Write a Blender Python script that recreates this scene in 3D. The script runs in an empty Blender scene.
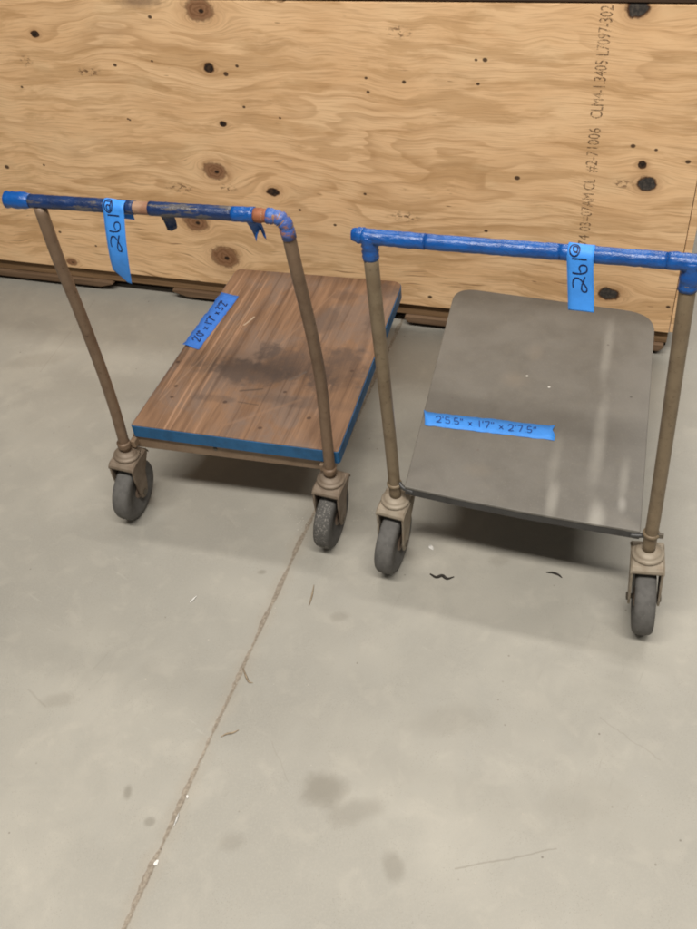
import bpy, bmesh, math, random
import numpy as np
from mathutils import Vector, Matrix

random.seed(7)
S = bpy.context.scene
COL = S.collection
PI = math.pi

# ------------------------------------------------------------------ camera
F_PX, PITCH, ROLL, CAM_H = 897.4457, 0.7593, -0.1249, 1.555
fwd = Vector((0, math.cos(PITCH), -math.sin(PITCH)))
rgt = Vector((1, 0, 0))
upv = rgt.cross(fwd)
cr, sr = math.cos(ROLL), math.sin(ROLL)
c_r = rgt * cr + upv * sr
c_u = upv * cr - rgt * sr
cam_d = bpy.data.cameras.new('camera')
cam = bpy.data.objects.new('camera', cam_d)
COL.objects.link(cam)
M = Matrix.Identity(4)
for i in range(3):
    M[i][0], M[i][1], M[i][2] = c_r[i], c_u[i], -fwd[i]
M.translation = Vector((0, 0, CAM_H))
cam.matrix_world = M
cam_d.sensor_fit = 'VERTICAL'
cam_d.sensor_height = 24
cam_d.lens = 24 * F_PX / 929
cam_d.clip_start = 0.05
cam_d.clip_end = 200
S.camera = cam

def ground_at(x, y, z=0.0):
    """world point at height z seen at photograph position x, y"""
    r = c_r * ((x - 348.5) / F_PX) - c_u * ((y - 464.5) / F_PX) + fwd
    return Vector((0, 0, CAM_H)) + r * ((z - CAM_H) / r.z)

# ------------------------------------------------------------------ node helper
class Mat:
    def __init__(self, name, coord='Object'):
        m = bpy.data.materials.new(name)
        m.use_nodes = True
        self.m, self.nt = m, m.node_tree
        self.nt.nodes.clear()
        self.out = self.nt.nodes.new('ShaderNodeOutputMaterial')
        self.b = self.nt.nodes.new('ShaderNodeBsdfPrincipled')
        self.nt.links.new(self.b.outputs[0], self.out.inputs[0])
        tc = self.nt.nodes.new('ShaderNodeTexCoord')
        self.co = tc.outputs[coord]
        sp = self.nt.nodes.new('ShaderNodeSeparateXYZ')
        self.nt.links.new(self.co, sp.inputs[0])
        self.x, self.y, self.z = sp.outputs
    def _set(self, sock, v):
        if isinstance(v, bpy.types.NodeSocket):
            self.nt.links.new(v, sock)
        else:
            sock.default_value = v
    def m_(self, op, a, b=None, c=None, clamp=False):
        n = self.nt.nodes.new('ShaderNodeMath'); n.operation = op; n.use_clamp = clamp
        self._set(n.inputs[0], a)
        if b is not None: self._set(n.inputs[1], b)
        if c is not None: self._set(n.inputs[2], c)
        return n.outputs[0]
    def add(self, a, b): return self.m_('ADD', a, b)
    def sub(self, a, b): return self.m_('SUBTRACT', a, b)
    def mul(self, a, b): return self.m_('MULTIPLY', a, b)
    def mx(self, a, b): return self.m_('MAXIMUM', a, b)
    def vec(self, x, y, z):
        n = self.nt.nodes.new('ShaderNodeCombineXYZ')
        for i, v in enumerate((x, y, z)): self._set(n.inputs[i], v)
        return n.outputs[0]
    def noise(self, v, scale=1, detail=3, rough=.55, dist=0):
        n = self.nt.nodes.new('ShaderNodeTexNoise')
        self._set(n.inputs['Vector'], v)
        n.inputs['Scale'].default_value = scale; n.inputs['Detail'].default_value = detail
        n.inputs['Roughness'].default_value = rough; n.inputs['Distortion'].default_value = dist
        return n.outputs[0]
    def vor(self, v, scale):
        n = self.nt.nodes.new('ShaderNodeTexVoronoi')
        self._set(n.inputs['Vector'], v); n.inputs['Scale'].default_value = scale
        return n.outputs['Distance']
    def step(self, v, a, b):                       # smoothstep a..b -> 0..1 (a may exceed b)
        n = self.nt.nodes.new('ShaderNodeMapRange'); n.interpolation_type = 'SMOOTHSTEP'
        inv = a > b
        self._set(n.inputs[0], v)
        n.inputs[1].default_value = min(a, b); n.inputs[2].default_value = max(a, b)
        n.inputs[3].default_value = 1.0 if inv else 0.0; n.inputs[4].default_value = 0.0 if inv else 1.0
        return n.outputs[0]
    def mix(self, f, a, b, mode='MIX'):
        n = self.nt.nodes.new('ShaderNodeMix'); n.data_type = 'RGBA'; n.blend_type = mode
        n.clamp_factor = True
        self._set(n.inputs[0], f)
        for s, v in ((n.inputs[6], a), (n.inputs[7], b)):
            self._set(s, v if isinstance(v, bpy.types.NodeSocket) else (*v, 1) if len(v) == 3 else v)
        return n.outputs[2]
    def bump(self, h, strength=.3, dist=.002):
        n = self.nt.nodes.new('ShaderNodeBump')
        n.inputs['Strength'].default_value = strength; n.inputs['Distance'].default_value = dist
        self._set(n.inputs['Height'], h)
        self.nt.links.new(n.outputs[0], self.b.inputs['Normal'])
    def fin(self, col, rough=.6, metal=0, spec=.5):
        self._set(self.b.inputs['Base Color'], col if isinstance(col, bpy.types.NodeSocket) else (*col, 1))
        self._set(self.b.inputs['Roughness'], rough)
        self._set(self.b.inputs['Metallic'], metal)
        self.b.inputs['Specular IOR Level'].default_value = spec
        return self.m
    def seg(self, x, y, p, q):                     # distance to a segment in the x,y plane
        dx, dy = q[0] - p[0], q[1] - p[1]; l2 = dx * dx + dy * dy
        ax, ay = self.sub(x, p[0]), self.sub(y, p[1])
        t = self.m_('DIVIDE', self.add(self.mul(ax, dx), self.mul(ay, dy)), l2, clamp=True)
        ex, ey = self.sub(ax, self.mul(t, dx)), self.sub(ay, self.mul(t, dy))
        return self.m_('SQRT', self.add(self.mul(ex, ex), self.mul(ey, ey))), t
    def ell(self, x, y, c, rx, ry):                # 1 at the rim of an ellipse
        a = self.mul(self.sub(x, c[0]), 1 / rx); b = self.mul(self.sub(y, c[1]), 1 / ry)
        return self.m_('SQRT', self.add(self.mul(a, a), self.mul(b, b)))

# ------------------------------------------------------------------ mesh helpers
def link(name, bm, mat, parent=None, smooth=False, bevel=0, seg=2):
    me = bpy.data.meshes.new(name)
    bmesh.ops.recalc_face_normals(bm, faces=bm.faces[:])
    bm.to_mesh(me); bm.free()
    for mm in (mat if isinstance(mat, (list, tuple)) else [mat]): me.materials.append(mm)
    o = bpy.data.objects.new(name, me); COL.objects.link(o)
    if parent: o.parent = parent
    if smooth:
        for p in me.polygons: p.use_smooth = True
    if bevel:
        b = o.modifiers.new('bevel', 'BEVEL'); b.width = bevel; b.segments = seg
        b.limit_method = 'ANGLE'; b.angle_limit = math.radians(40)
        b.harden_normals = False
    return o
def box(bm, x0, x1, y0, y1, z0, z1):
    v = [bm.verts.new((x, y, z)) for x in (x0, x1) for y in (y0, y1) for z in (z0, z1)]
    for f in ((0, 1, 3, 2), (4, 6, 7, 5), (0, 4, 5, 1), (2, 3, 7, 6), (0, 2, 6, 4), (1, 5, 7, 3)):
        bm.faces.new([v[i] for i in f])
def catmull(pts, n=6):
    P = [Vector(p) for p in pts]
    if len(P) < 3: return P
    P = [P[0] * 2 - P[1]] + P + [P[-1] * 2 - P[-2]]
    out = []
    for i in range(1, len(P) - 2):
        a, b, c, d = P[i - 1:i + 3]
        for k in range(n):
            t = k / n
            out.append(.5 * ((2 * b) + (c - a) * t + (2 * a - 5 * b + 4 * c - d) * t * t + (3 * b - a - 3 * c + d) * t ** 3))
    return out + [P[-2]]
def tube(bm, pts, r, n=16, cap=True, rfun=None):
    P = [Vector(p) for p in pts]
    rings = []; ref = None
    for i, p in enumerate(P):
        t = (P[min(i + 1, len(P) - 1)] - P[max(i - 1, 0)]).normalized()
        if ref is None:
            ref = Vector((0, 1, 0)) if abs(t.y) < .8 else Vector((1, 0, 0))
        a = (ref - t * ref.dot(t)).normalized(); b = t.cross(a); ref = a
        ring = []
        for k in range(n):
            an = 2 * PI * k / n
            rr = rfun(i / max(1, len(P) - 1), an, i) if rfun else (r[i] if isinstance(r, (list, tuple)) else r)
            ring.append(bm.verts.new(p + (a * math.cos(an) + b * math.sin(an)) * rr))
        rings.append(ring)
    for i in range(len(rings) - 1):
        for k in range(n):
            bm.faces.new((rings[i][k], rings[i][(k + 1) % n], rings[i + 1][(k + 1) % n], rings[i + 1][k]))
    if cap:
        bm.faces.new(rings[0][::-1]); bm.faces.new(rings[-1])
def line(p, q, n):
    p, q = Vector(p), Vector(q)
    return [p.lerp(q, i / n) for i in range(n + 1)]
def lathe(bm, prof, n=40, axis='Z', c=(0, 0, 0)):
    rings = []
    for r, h in prof:
        ring = []
        for k in range(n):
            a = 2 * PI * k / n
            p = (r * math.cos(a), r * math.sin(a), h) if axis == 'Z' else (h, r * math.cos(a), r * math.sin(a))
            ring.append(bm.verts.new(Vector(p) + Vector(c)))
        rings.append(ring)
    for i in range(len(rings) - 1):
        for k in range(n):
            bm.faces.new((rings[i][k], rings[i][(k + 1) % n], rings[i + 1][(k + 1) % n], rings[i + 1][k]))
    bm.faces.new(rings[0][::-1]); bm.faces.new(rings[-1])
def prism(bm, poly, z0, z1):
    lo = [bm.verts.new((x, y, z0)) for x, y in poly]; hi = [bm.verts.new((x, y, z1)) for x, y in poly]
    bm.faces.new(lo[::-1]); bm.faces.new(hi)
    n = len(poly)
    for i in range(n): bm.faces.new((lo[i], lo[(i + 1) % n], hi[(i + 1) % n], hi[i]))
def round_poly(poly, radii, n=8):
    out = []; N = len(poly)
    for i, r in enumerate(radii):
        p = Vector(poly[i]); a = (Vector(poly[i - 1]) - p).normalized(); b = (Vector(poly[(i + 1) % N]) - p).normalized()
        if r <= 0: out.append(p[:]); continue
        s, e = p + a * r, p + b * r
        for k in range(n + 1):
            t = k / n
            out.append((s * (1 - t) ** 2 + p * 2 * t * (1 - t) + e * t * t)[:])
    return out
def thing(name, loc, rz, label, cat, group=None):
    o = bpy.data.objects.new(name, None); COL.objects.link(o)
    o.empty_display_size = .1
    o.location = loc; o.rotation_euler = (0, 0, rz)
    o['label'] = label; o['category'] = cat
    if group: o['group'] = group
    return o
def tag(o, label, cat, group=None):
    o['label'] = label; o['category'] = cat
    if group: o['group'] = group
    return o

# ------------------------------------------------------------------ floor
def floor_material():
    m = Mat('concrete')
    X, Y = m.x, m.y
    big = m.noise(m.co, 1.1, 4, .6)
    mid = m.noise(m.co, 5.5, 5, .62, .35)
    blot = m.noise(m.co, 16, 4, .6, .5)
    fine = m.noise(m.co, 240, 3, .6)
    sand = m.noise(m.co, 900, 2, .5)
    col = m.mix(m.step(big, .33, .68), (.270, .258, .226), (.385, .364, .314))
    col = m.mix(m.mul(m.step(mid, .42, .64), .70), col, (.295, .281, .245))
    col = m.mix(m.mul(m.step(blot, .50, .70), .14), col, (.52, .48, .405))
    col = m.mix(m.mul(m.step(blot, .46, .30), .22), col, (.33, .32, .285))
    col = m.mix(m.mul(m.step(fine, .44, .66), .42), col, (.34, .32, .275))
    col = m.mix(m.mul(m.step(sand, .54, .68), .42), col, (.28, .27, .235))
    # old stains and smears of their own shape
    wob = m.mul(m.sub(m.noise(m.co, 26, 3), .5), .9)
    for (px, py, rx, ry, s) in ((323, 790, .050, .040, .5), (352, 812, .06, .03, .28), (393, 868, .022, .035, .35), (128, 792, .010, .018, .45),
                                (150, 822, .012, .010, .4), (230, 842, .03, .02, .22), (338, 617, .025, .015, .25), (500, 560, .03, .02, .2),
                                (40, 360, .12, .04, .18), (60, 700, .05, .02, .2), (590, 800, .09, .05, .14), (450, 720, .10, .04, .14), (262, 572, .012, .008, .4)):
        p = ground_at(px, py)
        d = m.add(m.ell(X, Y, p, rx, ry), wob)
        col = m.mix(m.mul(m.step(d, 1.15, .35), s * 1.35), col, (.180, .164, .132))
    # thin scratches
    wb = m.mul(m.sub(m.noise(m.co, 30, 2), .5), .008)
    for a, b, w, s in (((455, 869), (556, 849), .0014, .40), ((272, 742), (288, 782), .0010, .18), ((28, 690), (46, 706), .002, .2),
                       ((600, 718), (660, 760), .0012, .2), ((95, 300), (40, 372), .0015, .2)):
        d, t = m.seg(m.add(X, wb), m.add(Y, wb), ground_at(*a), ground_at(*b))
        col = m.mix(m.mul(m.step(d, w * 1.6, w * .3), s), col, (.16, .14, .11))
    # the filled joint that runs across the floor
    P, Q = Vector((-.4315, .6817)), Vector((.2004, 2.2049))
    D = (Q - P).normalized(); P2, Q2 = P - D * 3, Q + D * 3
    wj = m.add(m.mul(m.sub(m.noise(m.co, 7, 4, .6), .5), .011), m.mul(m.sub(m.noise(m.co, 60, 3, .6), .5), .0025))
    d, t = m.seg(m.add(X, wj), m.sub(Y, wj), P2, Q2)
    wn = m.noise(m.co, 14, 4, .65)
    dd = m.sub(d, m.mul(m.sub(wn, .5), .016))
    band = m.step(dd, .0058, .0022)
    edge = m.mul(band, m.step(dd, .0010, .0034))
    dirt = m.noise(m.co, 120, 3, .7)
    fill = m.mix(m.step(dirt, .38, .66), (.135, .105, .075), (.300, .255, .200))
    col = m.mix(m.mul(band, .82), col, fill)
    col = m.mix(m.mul(edge, m.mul(m.step(wn, .46, .62), .6)), col, (.13, .10, .075))
    dust = m.mul(m.step(m.sub(d, m.mul(m.sub(wn, .5), .06)), .030, .0), .22)
    col = m.mix(dust, col, (.30, .25, .19))
    # pores, scuffs and tyre marks
    por = m.vor(m.co, 260)
    col = m.mix(m.mul(m.mul(m.step(por, .26, .08), m.step(m.noise(m.co, 14, 3), .44, .60)), .6), col, (.20, .185, .155))
    scf = m.noise(m.vec(m.add(m.mul(X, 9), m.mul(Y, 5)), m.add(m.mul(Y, 60), m.mul(X, -95)), 0), 1, 3, .6)
    col = m.mix(m.mul(m.mul(m.step(scf, .62, .72), m.step(m.noise(m.co, 3.2, 3), .48, .62)), .30), col, (.24, .225, .19))
    scl = m.noise(m.vec(m.add(m.mul(X, 60), m.mul(Y, 70)), m.add(m.mul(Y, 8), m.mul(X, -8)), 4), 1, 3, .6)
    col = m.mix(m.mul(m.mul(m.step(scl, .64, .72), m.step(m.noise(m.co, 2.6, 3), .50, .62)), .12), col, (.56, .53, .46))
    # small dark specks
    sp = m.vor(m.co, 27)
    keep = m.step(m.noise(m.co, 9, 2), .52, .60)
    col = m.mix(m.mul(m.mul(m.step(sp, .075, .03), keep), .75), col, (.12, .10, .08))
    h = m.add(m.mul(fine, .5), m.add(m.mul(mid, .6), m.mul(band, -2.0)))
    m.bump(h, .22, .003)
    r = m.add(.50, m.mul(m.sub(m.noise(m.co, 8, 4), .5), .35))
    return m.fin(col, r, 0, .35)
bm = bmesh.new()
v = [bm.verts.new(p) for p in ((-14, -10, 0), (14, -10, 0), (14, 18, 0), (-14, 18, 0))]
bm.faces.new(v)
fl = link('floor', bm, floor_material()); fl['kind'] = 'structure'

# ------------------------------------------------------------------ plywood crate
CY, CA = 2.2842, -.4088
KNOTS = []   # u, z, rx, rz, kind
def crate_at(x, y):
    n = Vector((-math.sin(CA), math.cos(CA), 0)); P0 = Vector((0, CY, 0)); C = Vector((0, 0, CAM_H))
    r = c_r * ((x - 348.5) / F_PX) - c_u * ((y - 464.5) / F_PX) + fwd
    P = C + r * ((P0 - C).dot(n) / r.dot(n)); q = P - P0
    return q.x * math.cos(CA) + q.y * math.sin(CA), P.z
for px, py, rx, ry, kind in ((199, 10, 13, 10.5, 'brown'), (35, 34, 4.5, 4, 'black'), (209, 68, 6, 5.5, 'black'), (223, 124, 4, 3, 'black'),
        (215, 171, 10.5, 8, 'brown'), (273, 192, 7, 4.5, 'black'), (196, 222, 11, 8, 'brown'), (225, 257, 12, 9.5, 'brown'),
        (638, 8, 11.5, 10, 'plug'), (642, 165, 5.2, 4.5, 'black'), (647, 184, 9.5, 7.6, 'plug'), (608, 294, 10, 6, 'plug'),
        (72, 262, 4.5, 3, 'brown'), (26, 61, 5.5, 5, 'speck'), (622, 184, 11, 4, 'speck'), (139, 1, 26, 8, 'smudge'),
        (180, 188, 12, 5, 'speck'), (228, 188, 8, 4, 'speck'), (88, 72, 12, 4, 'speck'), (400, 32, 12, 6, 'speck'), (405, 217, 14, 5, 'speck')):
    u, z = crate_at(px, py); u2, _ = crate_at(px + rx, py); _, z2 = crate_at(px, py - ry)
    KNOTS.append((u, z, abs(u2 - u), abs(z2 - z), kind))
SPECKS = [(517, 178, 2.6), (485, 60, 2.2), (476, 60, 1.5), (633, 146, 2.2), (656, 150, 1.5), (688, 162, 2.3), (478, 84, 1.7), (7, 167, 3), (115, 65, 2), (150, 17, 2),
          (237, 66, 1.8), (226, 74, 2.6), (44, 165, 1.6), (152, 61, 1.4), (366, 78, 1.5), (368, 92, 1.8), (404, 82, 2), (486, 231, 2), (365, 194, 1.6), (636, 314, 2.2),
          (668, 307, 2), (430, 297, 2.5), (22, 87, 1.6), (128, 119, 1.3), (60, 232, 2), (96, 246, 1.6), (300, 210, 1.8), (335, 225, 1.8), (130, 120, 1.3), (280, 118, 1.4), (244, 107, 1.6)]
def plywood(name='plywood', front=True):
    m = Mat(name)
    U, Z = (m.x, m.z) if front else (m.y, m.z)
    f = m.add(Z, m.mul(m.sub(m.noise(m.vec(m.mul(U, 1.5), 0, m.mul(Z, 2.0)), 1.6, 3, .5), .5), .10))
    if front:
        for (u, z, rx, rz, k) in KNOTS:
            if k in ('brown', 'black', 'plug'):
                R = max(rx, rz) * (1.25 if k != 'black' else 1.0)
                dx = m.mul(m.sub(U, u), .62); dz = m.sub(Z, z)
                r2 = m.add(m.add(m.mul(dx, dx), m.mul(dz, dz)), R * R * .5)
                f = m.sub(f, m.m_('DIVIDE', m.mul(dz, R * R * 1.5), r2))
    n1 = m.noise(m.vec(m.mul(U, 1.6), 3.1, m.mul(f, 11)), 1.0, 2, .45, .3)
    saw = m.m_('FRACT', m.add(m.mul(n1, 7.5), m.mul(f, 9)))
    flame = m.mul(m.step(saw, .30, .93), m.step(saw, 1.0, .93))
    late = m.mul(m.step(saw, .70, .90), m.step(saw, .99, .92))
    amp = m.step(m.noise(m.vec(m.mul(U, 1.2), 7, m.mul(Z, 3)), 1.3, 2), .34, .62)
    tone = m.noise(m.vec(m.mul(U, 2.2), 0, m.mul(f, 8)), 1.5, 4, .6)
    col = m.mix(m.step(tone, .32, .70), (.87, .590, .338), (.79, .505, .270))
    col = m.mix(m.mul(flame, m.add(.03, m.mul(amp, .30))), col, (.44, .245, .105))
    col = m.mix(m.mul(late, m.add(.03, m.mul(amp, .16))), col, (.38, .195, .075))
    pat = m.noise(m.vec(m.mul(U, 2.6), 6, m.mul(f, 17)), 1.3, 5, .62, .3)
    col = m.mix(m.mul(m.step(pat, .50, .60), .46), col, (.47, .270, .115))
    thin = m.noise(m.vec(m.mul(U, 3.5), 2, m.mul(f, 85)), 1.2, 4, .65)
    col = m.mix(m.mul(m.step(thin, .54, .68), .26), col, (.40, .215, .085))
    pale = m.noise(m.vec(m.mul(U, 5), 4, m.mul(Z, 9)), 1.2, 4, .6)
    col = m.mix(m.mul(m.step(pale, .52, .72), .35), col, (.82, .59, .345))
    fib = m.noise(m.vec(m.mul(U, 9), 0, m.mul(f, 330)), 1, 3, .6)
    col = m.mix(m.mul(m.step(fib, .46, .66), .36), col, (.36, .205, .095))
    # short dark pitch dashes and splits
    ds = m.noise(m.vec(m.mul(U, 17), 0, m.mul(f, 150)), 1, 2, .5)
    msk = m.step(m.noise(m.vec(m.mul(U, 3.3), 9, m.mul(Z, 5)), 1.7, 2), .50, .62)
    col = m.mix(m.mul(m.mul(m.step(ds, .68, .75), msk), .8), col, (.17, .085, .035))
    ds2 = m.noise(m.vec(m.mul(U, 6), 5, m.mul(f, 120)), 1, 2, .5)
    low = m.step(Z, .55, .20)
    col = m.mix(m.mul(m.mul(m.step(ds2, .63, .71), m.add(.12, low)), .62), col, (.22, .115, .05))
    # grey brown handling dirt
    dirt = m.noise(m.vec(m.mul(U, 2), 2, m.mul(Z, 3.2)), 1.4, 5, .65)
    col = m.mix(m.mul(m.step(dirt, .56, .75), .16), col, (.30, .21, .135))
    rough = .62
    hole = None
    if front:
        edgew = m.mul(m.sub(m.noise(m.vec(m.mul(U, 1), 0, Z), 55, 3, .6), .5), 1.0)
        for i, (u, z, rx, rz, k) in enumerate(KNOTS):
            d = m.ell(U, Z, (u, z), rx * (.86 if k == 'black' else 1), rz * (.86 if k == 'black' else 1)); dw = m.add(d, m.mul(edgew, .95))
            if k == 'brown':
                halo = m.step(dw, 2.4, .9)
                ring = m.m_('SINE', m.mul(dw, 17))
                kc = m.mix(m.add(.5, m.mul(ring, .4)), (.20, .095, .045), (.31, .165, .085))
                col = m.mix(m.mul(halo, .30), col, (.36, .18, .08))
                col = m.mix(m.step(dw, 1.18, .80), col, kc)
                col = m.mix(m.mul(m.mul(m.step(dw, .80, .98), m.step(dw, 1.28, 1.04)), .40), col, (.10, .045, .02))
                col = m.mix(m.step(m.ell(U, Z, (u + rx * .15, z - rz * .1), rx * .2, rz * .2), 1.3, .7), col, (.03, .017, .01))
            elif k in ('black', 'plug'):
                halo = m.step(dw, 2.6, .9)
                col = m.mix(m.mul(halo, .30), col, (.30, .145, .06))
                body = m.mix(m.step(m.noise(m.vec(m.mul(U, 90), i, m.mul(Z, 130)), 1, 3), .4, .62), (.018, .012, .009), (.060, .034, .020)) if k == 'black' else m.mix(m.step(m.noise(m.vec(m.mul(U, 120), i, m.mul(Z, 120)), 1, 3), .4, .65), (.040, .036, .033), (.085, .072, .060))
                col = m.mix(m.step(dw, 1.24, .90), col, (.07, .030, .014))
                col = m.mix(m.step(dw, .96, .78), col, body)
            elif k == 'speck':
                s = m.noise(m.vec(m.mul(U, 70), i, m.mul(Z, 130)), 1, 3, .6)
                col = m.mix(m.mul(m.mul(m.step(s, .50, .60), m.step(d, 1.5, .3)), .85), col, (.13, .065, .03))
            else:
                col = m.mix(m.mul(m.step(m.add(d, edgew), 1.3, .2), .75), col, (.24, .15, .09))
        for (px, py, r) in SPECKS:
            u, z = crate_at(px, py); rr = r * .0024
            d = m.add(m.ell(U, Z, (u, z), rr * 1.15, rr * .9), m.mul(edgew, .5))
            col = m.mix(m.mul(m.step(d, 1.2, .7), .92), col, (.05, .026, .015))
    h = m.add(m.mul(fib, .6), m.mul(flame, -.35))
    m.bump(h, .25, .0012)
    return m.fin(col, rough, 0, .25)
def plank(name, a, b, axis='X', scale=1.0):
    m = Mat(name)
    L, T = (m.x, m.z) if axis == 'X' else (m.y, m.z)
    g = m.noise(m.vec(m.mul(L, 3 * scale), m.mul(m.y, 8), m.mul(T, 120)), 1, 4, .6, .2)
    n = m.noise(m.vec(m.mul(L, 2), 0, m.mul(T, 25)), 1.5, 4, .6)
    col = m.mix(m.step(g, .35, .66), a, b)
    col = m.mix(m.mul(m.step(n, .5, .7), .55), col, tuple(c * .45 for c in a))
    m.bump(g, .3, .001)
    return m.fin(col, .72, 0, .2)
crate = thing('plywood_crate', (0, CY, 0), CA, 'large knotty plywood crate on wooden skids standing behind the two carts', 'crate')
UL, UR, ZB, ZT, DEP = -1.47, .968, .0855, .898, 1.15
bm = bmesh.new(); box(bm, UL, UR, 0, .018, ZB, ZT)
M_PLY = plywood(); M_PLYS = plywood('plywood_side', False)
link('front_panel', bm, M_PLY, crate, bevel=.0012)
for u0, u1 in ((UR + .0015, UR + .020), (UL - .020, UL - .0015)):
    bm = bmesh.new(); box(bm, u0, u1, .002, DEP, ZB + .001, ZT - .001); link('side_panel', bm, M_PLYS, crate, bevel=.0012)
bm = bmesh.new(); box(bm, UL, UR, DEP - .019, DEP - .001, ZB, ZT); link('back_panel', bm, M_PLYS, crate)
M_LID = plank('dark_lid_boards', (.045, .028, .019), (.075, .047, .030))
bm = bmesh.new(); box(bm, UL - .018, UR + .018, .004, DEP + .004, ZT + .003, ZT + .022); link('lid', bm, M_LID, crate, bevel=.002)
M_RAIL = plank('rail_wood', (.25, .155, .082), (.17, .10, .05))
M_SKID = plank('skid_wood', (.20, .128, .078), (.135, .083, .048))
M_SHADEDARK = plank('shade_dark_wood', (.05, .036, .024), (.032, .023, .016))  # far darker than the skids: shade under the crate put into the colour
bm = bmesh.new(); box(bm, UL, UR, .016, .060, .041, ZB - .001); link('bottom_rail', bm, M_RAIL, crate, bevel=.002)
bm = bmesh.new(); box(bm, UL, UR, DEP - .06, DEP - .022, .048, ZB - .001); link('bottom_rail', bm, M_RAIL, crate, bevel=.002)
def skid(u0, u1, c0, c1):
    """a skid board whose ends are cut off at a slant, over a set-back dark strip"""
    bm = bmesh.new()
    prof = [(u0 + .004, .040), (u1 - .004, .040), (u1, .030), (u1 - c1, .0165), (u0 + c0, .0165), (u0, .030)]
    a = [bm.verts.new((x, .006, z)) for x, z in prof]; b = [bm.verts.new((x, DEP - .01, z)) for x, z in prof]
    bm.faces.new(a); bm.faces.new(b[::-1])
    for i in range(6): bm.faces.new((a[i], b[i], b[(i + 1) % 6], a[(i + 1) % 6]))
    s = link('skid', bm, M_SKID, crate, bevel=.003)
    bm = bmesh.new(); box(bm, u0 + c0 + .01, u1 - c1 - .01, .022, DEP - .03, .0, .0164)
    link('gap_shade_strip', bm, M_SHADEDARK, s)  # near-black strip stands in for the shadow gap under the skid
bm = bmesh.new(); box(bm, UL, UR, .062, .10, .0, .0405); link('notch_shade_strip', bm, M_SHADEDARK, crate)  # dark strip added so the notches between the skids look shaded
skid(UL, -.755, .02, .05)
skid(-.537, .150, .05, .02)
skid(.232, UR - .004, .012, .012)
# ink stamp that runs up the panel
def text_mesh(txt, size):
    cu = bpy.data.curves.new('t', 'FONT'); cu.body = txt; cu.size = size; cu.resolution_u = 3
    o = bpy.data.objects.new('t', cu); COL.objects.link(o)
    dg = bpy.context.evaluated_depsgraph_get()
    me = bpy.data.meshes.new_from_object(o.evaluated_get(dg))
    bpy.data.objects.remove(o); bpy.data.curves.remove(cu)
    return me
m = Mat('stamp_ink')
wear = m.mul(m.step(m.noise(m.co, 260, 2, .6), .30, .58), m.step(m.noise(m.co, 22, 3), .22, .50))
tr = m.nt.nodes.new('ShaderNodeBsdfTransparent'); mxs = m.nt.nodes.new('ShaderNodeMixShader')
m.fin((.085, .052, .032), .75, 0, .1)
m._set(mxs.inputs[0], m.mul(wear, .62))
m.nt.links.new(tr.outputs[0], mxs.inputs[1]); m.nt.links.new(m.b.outputs[0], mxs.inputs[2]); m.nt.links.new(mxs.outputs[0], m.out.inputs[0])
M_INK = m.m
for txt, y0, y1 in (('74', 246, 236), ('03=07AM', 231, 194), ('CL', 190, 179), ('#2-71006', 172, 128), ('CLM4-1.3405', 118, 60), ('L7097-302', 55, 5)):
    z0, z1 = crate_at(590, y0)[1], crate_at(598, y1)[1]
    bm = bmesh.new(); me = text_mesh(txt, .039)
    xs = [p.co.x for p in me.vertices]; x0, x1 = min(xs), max(xs)
    base = len(bm.verts)
    bm.from_mesh(me); bm.verts.ensure_lookup_table()
    for q in bm.verts[base:]:
        x, y = q.co.x, q.co.y
        q.co = Vector((.724 + .014 - y, -.0007, z0 + (x - x0) / (x1 - x0) * (z1 - z0)))
    bpy.data.meshes.remove(me)
    link('stamped_text', bm, M_INK, crate)

# ------------------------------------------------------------------ cart materials
def painted_metal(name, base, rust, rough=.5, amt=.5, spots=1.0):
    m = Mat(name)
    n = m.noise(m.co, 28, 5, .65); f = m.noise(m.co, 150, 3, .6); g = m.noise(m.co, 9, 3, .5)
    col = m.mix(m.mul(m.step(n, .42, .66), amt), base, rust)
    col = m.mix(m.mul(m.step(f, .60, .72), .55 * spots), col, tuple(c * .35 for c in rust))
    col = m.mix(m.mul(m.step(g, .5, .72), .35), col, tuple(min(1, c * 1.45) for c in base))
    m.bump(m.add(m.mul(f, .4), m.mul(n, .6)), .25, .0012)
    return m.fin(col, m.add(rough, m.mul(m.sub(n, .5), .3)), .15, .4)
M_POSTA = painted_metal('brown_post_metal', (.165, .110, .070), (.105, .062, .037), .48)
M_POSTB = painted_metal('olive_post_metal', (.205, .155, .098), (.120, .080, .046), .45)
M_CAST = painted_metal('caster_steel', (.31, .262, .200), (.200, .148, .100), .55, .55, .5)
M_CASTA = painted_metal('caster_steel_brown', (.205, .160, .118), (.13, .088, .058), .55, .6, .6)
M_HUB = painted_metal('hub_metal', (.185, .135, .098), (.10, .065, .045), .6, .6)
M_RIM = painted_metal('dark_rim_steel', (.050, .049, .048), (.030, .027, .025), .40, .5, .4)
M_RAILA = painted_metal('brown_rail_metal', (.215, .150, .098), (.150, .092, .055), .55)
M_FRAME = painted_metal('under_frame_metal', (.055, .045, .036), (.04, .028, .02), .6)
M_BOLT = painted_metal('bolt_steel', (.10, .085, .065), (.05, .035, .025), .4)
def rubber(name, base, scuff):
    m = Mat(name)
    n = m.noise(m.co, 60, 4, .65); f = m.noise(m.co, 240, 3, .6)
    col = m.mix(m.mul(m.step(n, .42, .66), .5), base, tuple(c * .6 for c in base))
    rad = m.m_('SQRT', m.add(m.mul(m.y, m.y), m.mul(m.z, m.z)))
    col = m.mix(m.mul(m.mul(m.step(f, .52 if scuff else .60, .64 if scuff else .72), m.step(rad, .071, .0748)), .55 if scuff else .3), col, (.32, .30, .27))
    m.bump(f, .3, .001)
    return m.fin(col, .72, 0, .3)
M_TYRE = rubber('grey_rubber', (.112, .107, .100), False)
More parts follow.
